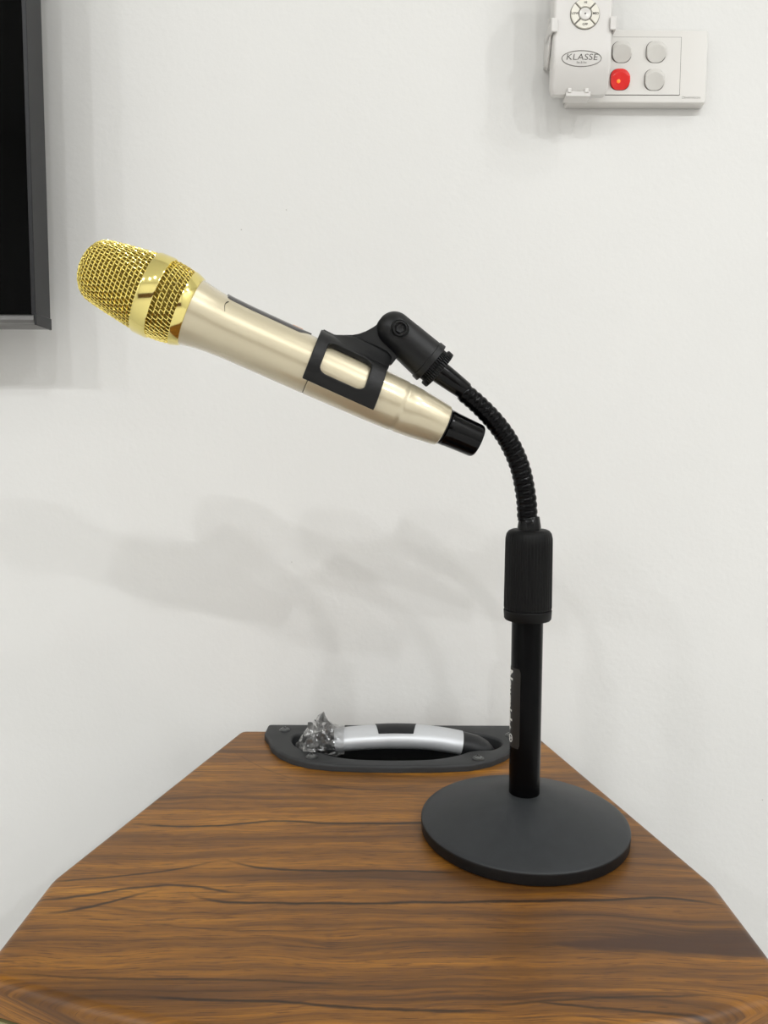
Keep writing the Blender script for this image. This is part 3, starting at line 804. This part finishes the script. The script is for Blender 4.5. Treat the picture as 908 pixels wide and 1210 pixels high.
sheet2(bm, vv, ff, dsp(0.7), dsp(-0.6)); dp = obj('display_panel', bm, M['panel'], mic, smooth=25, label='smoked grey display strip on top')
bm = bmesh.new()
vv = [(i / 8, j / 3) for j in range(4) for i in range(9)]; ff = [[j * 9 + i, j * 9 + i + 1, (j + 1) * 9 + i + 1, (j + 1) * 9 + i] for j in range(3) for i in range(8)]
dmp = lambda dr: (lambda u, v: mcyl(256 + 13 * u, math.radians(-8 + 16 * v), 33.75 + dr))
sheet2(bm, vv, ff, dmp(1.95), dmp(0.4)); obj('orange_patch', bm, M['orange'], dp, label='orange patch')  # small orange patch on the display strip
# small curved join mark on the paint
bm = bmesh.new()
mk = [(272.3, 361.8), (270.2, 363.2), (268.7, 365.2), (268.2, 368), (268.2, 371), (268.4, 374.5)]
def on_mic(px, py):
    x, y = px - A_px[0], py - A_px[1]; s = x * u_px[0] + y * u_px[1]; h = -x * u_px[1] + y * u_px[0]
    r = interp([(a_, b_) for a_, b_ in body_prof[2:-4]], s); return mcyl(s, math.acos(max(-1, min(1, -h / r))), r + 0.05)
tube(bm, spline([on_mic(*p) for p in mk], 5), lambda f: RR(180, interp([(0, 0.75), (0.2, 0.8), (0.4, 0.4), (1, 0.28)], f)), 6); obj('join_mark', bm, M['seam'], body)
bm = bmesh.new(); lathe(bm, MP([(296.9, 32.4), (296.95, 32.85), (297.7, 32.85), (297.75, 32.4)]), P_tip, MD, 96, hint=MV1); obj('battery_cover_seam', bm, M['seam'], body)

# ------------------------------------------------------------------ clip (part of the stand)
S0, S1, A1 = 290.0, 378.5, 123.0
def edge_s(u, al):                                  # slight lean of the two ends
    c_ = math.cos(al)
    return S0 + (S1 - S0) * u + (1 - u) * (-1.0 * c_) + u * (-2.5 * c_)
def r_out(s, al): return 37.8 + 6.4 * max(0, math.cos(al)) ** 1.7 * interp([(290, 1.0), (378, 0.4)], s)
r_in = lambda s: interp([(290, 33.9), (378, 32.6)], s)
verts, faces = [], []
def vid(u, al):
    key = (round(u, 5), round(al, 5))
    if key not in vid.d: vid.d[key] = len(verts); verts.append((u, al))
    return vid.d[key]
vid.d = {}
AT, NU = 24.0, 16
for sg in (-1, 1):                                  # window panel on each cheek
    a_c, a_h = (39 + 99.5) / 2, (99.5 - 39) / 2; u_c, u_h = 0.475, 0.315
    hole_ = [(u_c + x * u_h, a_c + y * a_h) for x, y in round_rect(1, 1, 0.36, 8)]
    nn_ = NU; rect = []
    for i in range(nn_): rect.append((i / nn_, AT))
    for i in range(nn_): rect.append((1.0, AT + (A1 - AT) * i / nn_))
    for i in range(nn_): rect.append((1 - i / nn_, A1))
    for i in range(nn_): rect.append((0.0, A1 - (A1 - AT) * i / nn_))
    cc = (u_c, a_c / 100)
    hs = [(x, y / 100) for x, y in hole_]; rs_ = [(x, y / 100) for x, y in rect]
    an = [math.atan2(y - cc[1], x - cc[0]) for x, y in rs_]
    hr = resample_by_angle(hs, cc, an)
    K = 5
    lay = [[(rx + (hx - rx) * q / K, (ry + (hy - ry) * q / K) * 100) for (rx, ry), (hx, hy) in zip(rs_, hr)] for q in range(K + 1)]
    for l0, l1 in zip(lay, lay[1:]):
        for i in range(len(l0)):
            j = (i + 1) % len(l0); f = [vid(l0[i][0], sg * l0[i][1]), vid(l0[j][0], sg * l0[j][1]), vid(l1[j][0], sg * l1[j][1]), vid(l1[i][0], sg * l1[i][1])]
            faces.append(f if sg > 0 else f[::-1])
for i in range(NU):                                 # saddle over the top
    for j in range(12):
        b0, b1 = -AT + 2 * AT * j / 12, -AT + 2 * AT * (j + 1) / 12
        faces.append([vid(i / NU, b0), vid((i + 1) / NU, b0), vid((i + 1) / NU, b1), vid(i / NU, b1)])
def cfo(u, al):
    al = math.radians(al); s = edge_s(u, al); return mcyl(s, al, r_out(s, al))
def cfi(u, al):
    al = math.radians(al); s = edge_s(u, al); return mcyl(s, al, r_in(s))
bm = bmesh.new(); sheet2(bm, verts, faces, cfo, cfi)
clip = obj('microphone_clip', bm, M['clip'], st, smooth=40, bevel=(0.0005, 2))
# tongue rising to the pivot
def arc_px(c, r, t0, t1, n): return [(c[0] + r * math.cos(math.radians(t0 + (t1 - t0) * i / n)), c[1] + r * math.sin(math.radians(t0 + (t1 - t0) * i / n))) for i in range(n + 1)]
tong = [(398, 398), (407, 396.6), (416, 396.6), (424, 395.2), (432, 392.2), (440, 387.8), (448, 382.4), (456, 377)] + arc_px((470.8, 390.1), 17, -125, 60, 12) + [(476, 412), (468, 424), (462, 432), (452, 428), (430, 416), (410, 405)]
hw = px_len(pv, 7.2)
bm = bmesh.new(); prism(bm, [at(x, y) - PL_N * hw for x, y in tong], PL_N * (2 * hw)); obj('clip_tongue', bm, M['clip'], clip, smooth=30, bevel=(0.0006, 2))
def sh(s_, h): return (A_px[0] + u_px[0] * s_ - u_px[1] * h, A_px[1] + u_px[1] * s_ + u_px[0] * h)
def inv(px, py):
    x, y = px - A_px[0], py - A_px[1]; return (x * u_px[0] + y * u_px[1], -x * u_px[1] + y * u_px[0])
crest = [inv(*p) for p in [(383, 390.5), (396, 397.0), (408, 397.4), (420, 399.5), (432, 404), (446, 410.5), (458, 416.5)]]
crest.append((377.5, crest[-1][1] + 4))
bm = bmesh.new(); loops = []
def spt(s_, n_, h_): return P_tip + MD * S(s_) + MV1 * RR(s_, -h_) + MN * RR(s_, n_)
for i in range(33):
    s_ = 291.5 + (377.5 - 291.5) * i / 32; top_ = interp(crest, s_); ro = r_out(s_, math.radians(33)) - 0.3; ri = r_in(s_) + 0.4
    nb, hb = ro * math.sin(math.radians(35)), -ro * math.cos(math.radians(35)); right = []
    wt = 7.5
    for q in range(9):
        f = q / 8; n_ = wt + (nb - wt) * f; h_ = top_ + (hb - top_) * (f ** 0.85)
        if q == 0: right.append((wt * 0.7, top_ - 0.0)); h_ += 0.5
        right.append((n_, h_))
    left = [(-n_, h_) for n_, h_ in right][::-1]
    under = [(ri * math.sin(math.radians(t)), -ri * math.cos(math.radians(t))) for t in range(33, -34, -6)]
    loops.append([spt(s_, n_, h_) for n_, h_ in left + right + under])
loft(bm, loops); obj('clip_saddle', bm, M['clip'], clip, smooth=50)

# ------------------------------------------------------------------ wall switch
FY = 0.6640
sw_t = thing('switch_plate', 'white four-gang wall switch with one red rocker, partly behind the remote', 'light switch', (at_y(754, 80, WY).x, WY, at_y(754, 80, WY).z))
c = at_y(753.5, 78.5, FY); hw_ = (at_y(836, 80, FY).x - at_y(671, 80, FY).x) / 2; hh_ = (at_y(754, 35.5, FY).z - at_y(754, 121.5, FY).z) / 2
def rr_loop(c, w, h, r, y, n=5, tilt=0.0): return [Vector((c.x + x, y, c.z + z)) for x, z in round_rect(w, h, r, n)]
bm = bmesh.new()
loft(bm, [rr_loop(c, hw_ - 0.0006, hh_ - 0.0006, 0.0015, FY), rr_loop(c, hw_, hh_, 0.002, FY + 0.0007), rr_loop(c, hw_ + 0.0006, hh_ + 0.0008, 0.002, WY - 0.0015), rr_loop(c, hw_ + 0.0002, hh_ + 0.0004, 0.002, WY - 0.0006)])
bp_ = obj('face_plate', bm, M['abs'], sw_t, smooth=30)
# dark slab painting a groove's shade round the grid + the grid plate
gc = (at_y(703, 44, FY) + at_y(804.5, 112.5, FY)) / 2; gw = (at_y(804.5, 80, FY).x - at_y(703, 80, FY).x) / 2; gh = (at_y(750, 43.5, FY).z - at_y(750, 112.5, FY).z) / 2
bm = bmesh.new(); loft(bm, [rr_loop(gc, gw, gh, 0.0005, FY - 0.00012), rr_loop(gc, gw, gh, 0.0005, FY + 0.001)]); obj('grid_gap', bm, M['gap'], bp_, smooth=0)
bm = bmesh.new(); loft(bm, [rr_loop(gc, gw - 0.0004, gh - 0.0004, 0.0005, FY - 0.0005), rr_loop(gc, gw - 0.00028, gh - 0.00028, 0.0005, FY + 0.001)]); obj('grid_plate', bm, M['abs'], sw_t, smooth=0)
for (x, y, kind) in [(734.5, 62.0, 0), (775, 62.0, 0), (732.5, 94.5, 1), (773, 94.8, 0)]:
    rc_ = at_y(x, y, FY); w = px_len(rc_, 11.2); h = px_len(rc_, 11.8); y0 = FY - 0.0005
    bm = bmesh.new(); loft(bm, [rr_loop(rc_, w + 0.00035, h + 0.00035, w * 0.80, y0 - 0.0001, 8), rr_loop(rc_, w + 0.00035, h + 0.00035, w * 0.80, y0 + 0.001, 8)])
    # rocker: a crest near the upper edge, a long lower face sloping away below it
    bm2 = bmesh.new(); lp = [[Vector((rc_.x + x, y0 + 0.0005, rc_.z + z)) for x, z in round_rect(w, h, w * 0.80, 8)]]
    K_ = 18
    for q in range(K_ + 1):
        sc_ = 1.0 - 0.985 * q / K_; loop = []
        for xx, zz in round_rect(w * sc_, h * sc_, w * 0.80 * sc_, 8):
            crest = h * (0.56 - 0.50 * (xx / w) ** 2)
            pr = 0.0034 - (zz - crest) / h * 0.0050 if zz > crest else 0.0034 - (crest - zz) / h * 0.0021
            loop.append(Vector((rc_.x + xx, y0 - max(0.0003, pr), rc_.z + zz)))
        lp.append(loop)
    loft(bm2, lp, True, True)
    r_ = obj('rocker', bm2, M['red' if kind else 'rocker'], sw_t, smooth=30, label='red glowing rocker' if kind else None)
    obj('rocker_gap', bm, M['gap'], r_, smooth=0)  # dark slab paints the shade in the gap round the rocker
    if kind:
        bm = bmesh.new(); q = at_y(730.3, 97.5, FY); lathe(bm, [(-0.0004, 0.0015), (0.0002, 0.0014), (0.0005, 0.0008), (0.0006, 0)], Vector((q.x, y0 - 0.0019, q.z)), Vector((0, -1, -0.06)), 20); obj('neon_lamp', bm, M['neon'], r_, label='orange neon spot')
q = at_y(818.5, 115.6, FY)
bm = text_bm('SHAMASON', 0.0022, lambda x, y: Vector((q.x + x, FY - 0.00008, q.z + y)), sx=1.15)
obj('lettering', bm, M['grey_ink'], bp_, smooth=0)
bm = bmesh.new(); q2 = at_y(807.5, 115.3, FY); tube(bm, [Vector((q2.x + 0.0009 * math.cos(t), FY - 0.0001, q2.z + 0.0009 * math.sin(t))) for t in [2 * PI * i / 20 for i in range(20)]], 0.0001, 5, closed=True); obj('emblem', bm, M['grey_ink'], bp_)

# ------------------------------------------------------------------ remote control and its wall cradle
RYF = 0.632                                           # front face of the remote
rem_b = at_y(690, 104, RYF)
hold = thing('remote_holder', 'white plastic wall cradle gripping the fan remote beside the switch', 'remote holder', (rem_b.x, WY, rem_b.z))
rem = thing('remote_control', 'white ceiling-fan remote with a round button pad, above the red rocker', 'remote control', (rem_b.x, RYF + 0.009, rem_b.z))
zb_, zt_ = at_y(690, 104.5, RYF).z, at_y(690, 104.5, RYF).z + 0.118
xl_, xr_ = at_y(654.5, 60, RYF).x, at_y(723.5, 60, RYF).x
xc_ = (xl_ + xr_) / 2; wr_ = (xr_ - xl_) / 2
def front_y(z):                                       # the front sweeps back at the lower end
    f = max(0, min(1, (zb_ + 0.030 - z) / 0.030)); return RYF + 0.0105 * f ** 2.0
NX, NZ = 20, 60
loops = []
def half_w(z):
    f = (z - zb_)
    return wr_ * (1.0 + 0.02 * min(1, f / 0.1)) * (1 if f > 0.006 else 0.90 + 0.10 * math.sqrt(max(0, 1 - ((0.006 - f) / 0.006) ** 2)))
bm = bmesh.new()
for j in range(NZ + 1):
    f = j / NZ; z = zb_ + (zt_ - zb_) * (f ** 1.6 if f < 1 else 1); w = half_w(z); fy = front_y(z); by = RYF + 0.0165; rr_ = 0.0028
    if zt_ - z < 0.006: w *= 0.90 + 0.10 * math.sqrt(max(0, 1 - ((0.006 - (zt_ - z)) / 0.006) ** 2))
    prof_ = []
    dpt = (by - fy) / 2; r2 = min(rr_, dpt * 0.9)
    for x, y in round_rect(w, dpt, r2, 5): prof_.append(Vector((xc_ + x, (by + fy) / 2 + y, z)))
    loops.append(prof_)
loft(bm, loops)
rb = obj('body', bm, M['abs_matte'], rem, smooth=40)
# button pad
pc = at_y(691.5, 17.0, RYF); pr_ = px_len(pc, 17.6)
bm = bmesh.new(); lathe(bm, [(0.0, pr_), (0.0002, pr_), (0.0002, pr_ - 0.0002), (0.0002, 0)], Vector((pc.x, RYF + 0.00002, pc.z)), Vector((0, -1, 0)), 64); obj('button_well', bm, M['grey_ink'], rem, smooth=0)
def sector(t0, t1, ri, ro, gap):
    pts = []; n = 14; g0 = gap / ro / 1.0; gi = gap / ri
    for i in range(n + 1):
        t = t0 + g0 + (t1 - t0 - 2 * g0) * i / n; pts.append((ro * math.cos(t), ro * math.sin(t)))
    for i in range(n + 1):
        t = t1 - gi - (t1 - t0 - 2 * gi) * i / n; pts.append((ri * math.cos(t), ri * math.sin(t)))
    return pts
for q, (txt) in enumerate(['MED', 'HI', 'LOW', 'OFF']):
    tc_ = q * PI / 2; pts = sector(tc_ - PI / 4, tc_ + PI / 4, pr_ * 0.46, pr_ * 0.955, pr_ * 0.045)
    bm = bmesh.new(); prism(bm, [Vector((pc.x + x, RYF - 0.0014, pc.z + z)) for x, z in pts], Vector((0, 0.0016, 0)))
    bo = obj('button', bm, M['button'], rem, smooth=30, bevel=(0.0004, 2))
    cx_, cz_ = pc.x + pr_ * 0.70 * math.cos(tc_), pc.z + pr_ * 0.70 * math.sin(tc_)
    bm = text_bm(txt, 0.0024, lambda x, y, cx_=cx_, cz_=cz_: Vector((cx_ + x, RYF - 0.00148, cz_ + y)), bold=0.00006); obj('lettering', bm, M['gap'], bo, smooth=0)
bm = bmesh.new(); lathe(bm, [(0, pr_ * 0.40), (0.0011, pr_ * 0.40), (0.0016, pr_ * 0.36), (0.0013, pr_ * 0.2), (0.0012, 0)], Vector((pc.x, RYF, pc.z)), Vector((0, -1, 0)), 40)
bo = obj('button', bm, M['abs'], rem, label='round white centre button')
bm = bmesh.new(); lathe(bm, [(0.0012, 0.0006), (0.0016, 0.0005), (0.0016, 0)], Vector((pc.x, RYF, pc.z)), Vector((0, -1, 0)), 16); obj('centre_dot', bm, M['recess'], bo)
# oval emblem with lettering, wrapped on the swept front
lc = at_y(687.5, 69.3, RYF + 0.001)
bm = bmesh.new(); ew, eh = px_len(lc, 23.3), px_len(lc, 8.3)
tube(bm, [Vector((lc.x + ew * math.cos(t), front_y(lc.z + eh * math.sin(t)) - 0.00008, lc.z + eh * math.sin(t))) for t in [2 * PI * i / 64 for i in range(64)]], 0.00028, 6, closed=True); obj('oval_emblem', bm, M['grey_ink'], rem)
def onrem(dx, dz): return lambda x, y: Vector((lc.x + dx + x, front_y(lc.z + dz + y) - 0.00012, lc.z + dz + y))
bm = text_bm('KLASSE', 0.0062, onrem(0, 0.0008), bold=-0.00004, sx=1.26, shear=0.12); obj('lettering', bm, M['gap'], rem, smooth=0)
bm = text_bm('fan & lite', 0.0022, onrem(0.0002, -0.0028), sx=1.0); obj('lettering', bm, M['grey_ink'], rem, smooth=0)
# cradle: back, two gripping arms, foot
bm = bmesh.new(); hx = wr_ + 0.0012
box(bm, (xc_ - hx, RYF + 0.0172, zb_ + 0.030), (xc_ + hx, RYF + 0.0192, zb_ + 0.062)); box(bm, (xc_ - hx * 0.52, RYF + 0.0172, zb_ + 0.002), (xc_ + hx * 0.36, RYF + 0.0192, zb_ + 0.0305)); obj('back_plate', bm, M['abs_matte'], hold, bevel=(0.0006, 2))
bm = bmesh.new(); box(bm, (xc_ - hx * 0.5, RYF + 0.0190, zb_ + 0.010), (xc_ + hx * 0.3, FY - 0.0003, zb_ + 0.050)); obj('mounting_pad', bm, M['abs_matte'], hold)
bm = bmesh.new(); box(bm, (xc_ - hx * 0.92, RYF + 0.0190, zb_ + 0.034), (xc_ - hx * 0.60, WY - 0.0003, zb_ + 0.058)); obj('mounting_pad', bm, M['abs_matte'], hold)
for sg in (-1, 1):
    zz0, zz1 = at_y(660 if sg < 0 else 724, 39.0 if sg < 0 else 36.5, RYF).z, at_y(660, 22.5 if sg < 0 else 20.5, RYF).z
    xw = half_w(zz0); xa = xc_ + sg * (xw + 0.0004); xo = xc_ + sg * (xw + 0.0022); xi = xc_ + sg * (xw - 0.0026)
    pts = [(xa, RYF + 0.019), (xo, RYF + 0.019), (xo, RYF - 0.0022), (xi, RYF - 0.0022), (xi, RYF - 0.0004), (xa, RYF - 0.0004)]
    bm = bmesh.new(); prism(bm, [Vector((x, y, zz0)) for x, y in pts], Vector((0, 0, zz1 - zz0))); obj('gripping_arm', bm, M['abs_matte'], hold, bevel=(0.0005, 2))
    # tapering rib down the side of the cradle
    bm = bmesh.new(); side = [(RYF + 0.019, zz0 + 0.002), (RYF + 0.004, zz0 + 0.002), (RYF + 0.011, zz0 - 0.012), (RYF + 0.0185, zz0 - 0.020)]
    prism(bm, [Vector((xa, y, z)) for y, z in side], Vector((xo - xa, 0, 0))); obj('side_rib', bm, M['abs_matte'], hold, bevel=(0.0003, 1))
zf = zb_ - 0.0006
fl, frr = at_y(672, 105, RYF).x, at_y(701.5, 105, RYF).x
bm = bmesh.new()
pts = [(RYF + 0.0192, zb_ + 0.006), (RYF + 0.0172, zb_ + 0.006), (RYF + 0.0172, zf), (RYF + 0.0100, zf), (RYF + 0.0092, zf + 0.0022), (RYF + 0.0078, zf + 0.0020), (RYF + 0.0080, zf - 0.0018), (RYF + 0.0192, zf - 0.0022)]
prism(bm, [Vector((fl, y, z)) for y, z in pts], Vector((frr - fl, 0, 0))); obj('foot', bm, M['abs_matte'], hold, bevel=(0.0004, 2))
for x in (676, 696.5):
    q = at_y(x, 104, RYF).x; bm = bmesh.new(); box(bm, (q - 0.0016, RYF + 0.0070, zf + 0.0008), (q + 0.0016, RYF + 0.0092, zf + 0.0042)); obj('foot_nub', bm, M['abs_matte'], hold, bevel=(0.0004, 2))

# ------------------------------------------------------------------ television
TF, TB = 0.606, 0.633
xR = at_y(42.3, 376, TF).x; zB = at_y(42, 381.5, TF).z; TVW, TVH = 0.97, 0.56
tv = thing('television', 'black flat television with a graphite frame, at the upper left of the wall', 'television', (xR - TVW / 2, WY, zB))
bz = 0.0035; bb = 0.0062
bm = bmesh.new(); box(bm, (xR - TVW + bz, TF + 0.0008, zB + bb), (xR - bz, TF + 0.006, zB + TVH - bz)); obj('screen', bm, M['screen'], tv, smooth=0)
for nm, lo, hi in [('frame_side', (xR - bz, TF, zB + 0.004), (xR, TB, zB + TVH)), ('frame_side', (xR - TVW, TF, zB + 0.004), (xR - TVW + bz, TB, zB + TVH)), ('frame_top', (xR - TVW + bz, TF, zB + TVH - bz), (xR - bz, TB, zB + TVH))]:
    bm = bmesh.new(); box(bm, lo, hi); obj(nm, bm, M['bezel'], tv, bevel=(0.0006, 2))
# lower trim with a rounded lip
bm = bmesh.new()
pr2 = [(TF + 0.0003, zB + bb), (TF - 0.0012, zB + bb - 0.0012), (TF - 0.0014, zB + 0.002), (TF + 0.0006, zB), (TF + 0.006, zB - 0.0008), (TF + 0.0065, zB - 0.0002), (TB - 0.004, zB - 0.0014), (TB, zB - 0.0010), (TB, zB + bb)]
prism(bm, [Vector((xR - TVW + 0.001, y, z)) for y, z in pr2], Vector((TVW - 0.0022, 0, 0))); obj('lower_trim', bm, M['bezel_light'], tv, smooth=30, label='lighter grey lower trim')
bm = bmesh.new(); box(bm, (xR - 0.0011, TF - 0.0006, zB - 0.0016), (xR + 0.0008, TB, zB + 0.0075)); obj('corner_cap', bm, M['bezel'], tv, bevel=(0.0005, 2))
bm = bmesh.new(); box(bm, (xR - TVW + bz, TF + 0.006, zB + 0.004), (xR - bz, TB - 0.001, zB + TVH - bz)); obj('back_cover', bm, M['cabinet'], tv)
bm = bmesh.new(); box(bm, (xR - TVW * 0.7, TB - 0.001, zB + 0.15), (xR - TVW * 0.3, WY - 0.0003, zB + 0.42)); obj('wall_bracket', bm, M['metal'], tv)

# ------------------------------------------------------------------ light
def lamp(x, y, size, power, col=(0.97, 0.985, 1.0)):
    d = bpy.data.lights.new('ceiling_or_fill_lamp', 'AREA'); d.shape = 'DISK'; d.size = size; d.energy = power; d.color = col
    o = bpy.data.objects.new('ceiling_or_fill_lamp', d); C.objects.link(o); o.location = (x, y, RH - 0.02)
KW = 1.0
for x, y, w in [(0.45, -1.60, 11), (-0.17, -2.05, 14), (-1.1, -1.9, 15), (-2.0, -1.9, 15), (1.2, -0.32, 6), (1.7, -2.0, 23), (-2.2, -0.8, 4.5), (2.0, -1.0, 10)]:  # the two far-right lamps are added fill, softening shadows and lifting the wall
    lamp(x, y, 0.10, w * KW)
w = bpy.data.worlds.new('world'); bpy.context.scene.world = w; w.use_nodes = True
w.node_tree.nodes['Background'].inputs[0].default_value = (0.9, 0.92, 1, 1); w.node_tree.nodes['Background'].inputs[1].default_value = 0.05

# ------------------------------------------------------------------ camera
cd = bpy.data.cameras.new('camera'); cam = bpy.data.objects.new('camera', cd); C.objects.link(cam)
cd.sensor_fit = 'HORIZONTAL'; cd.sensor_width = 36; cd.lens = 36 * F_PX / 908; cd.clip_start = 0.01
Rr = ax_r * math.cos(ROLL) + ax_u * math.sin(ROLL); Ur = ax_u * math.cos(ROLL) - ax_r * math.sin(ROLL)
mw = Matrix((Rr, Ur, -ax_f)).transposed().to_4x4(); mw.translation = cam_pos; cam.matrix_world = mw
bpy.context.scene.camera = cam
vs_ = bpy.context.scene.view_settings
vs_.view_transform = 'Standard'; vs_.look = 'None'; vs_.gamma = 1.0; vs_.use_curve_mapping = False; vs_.exposure = 0.10
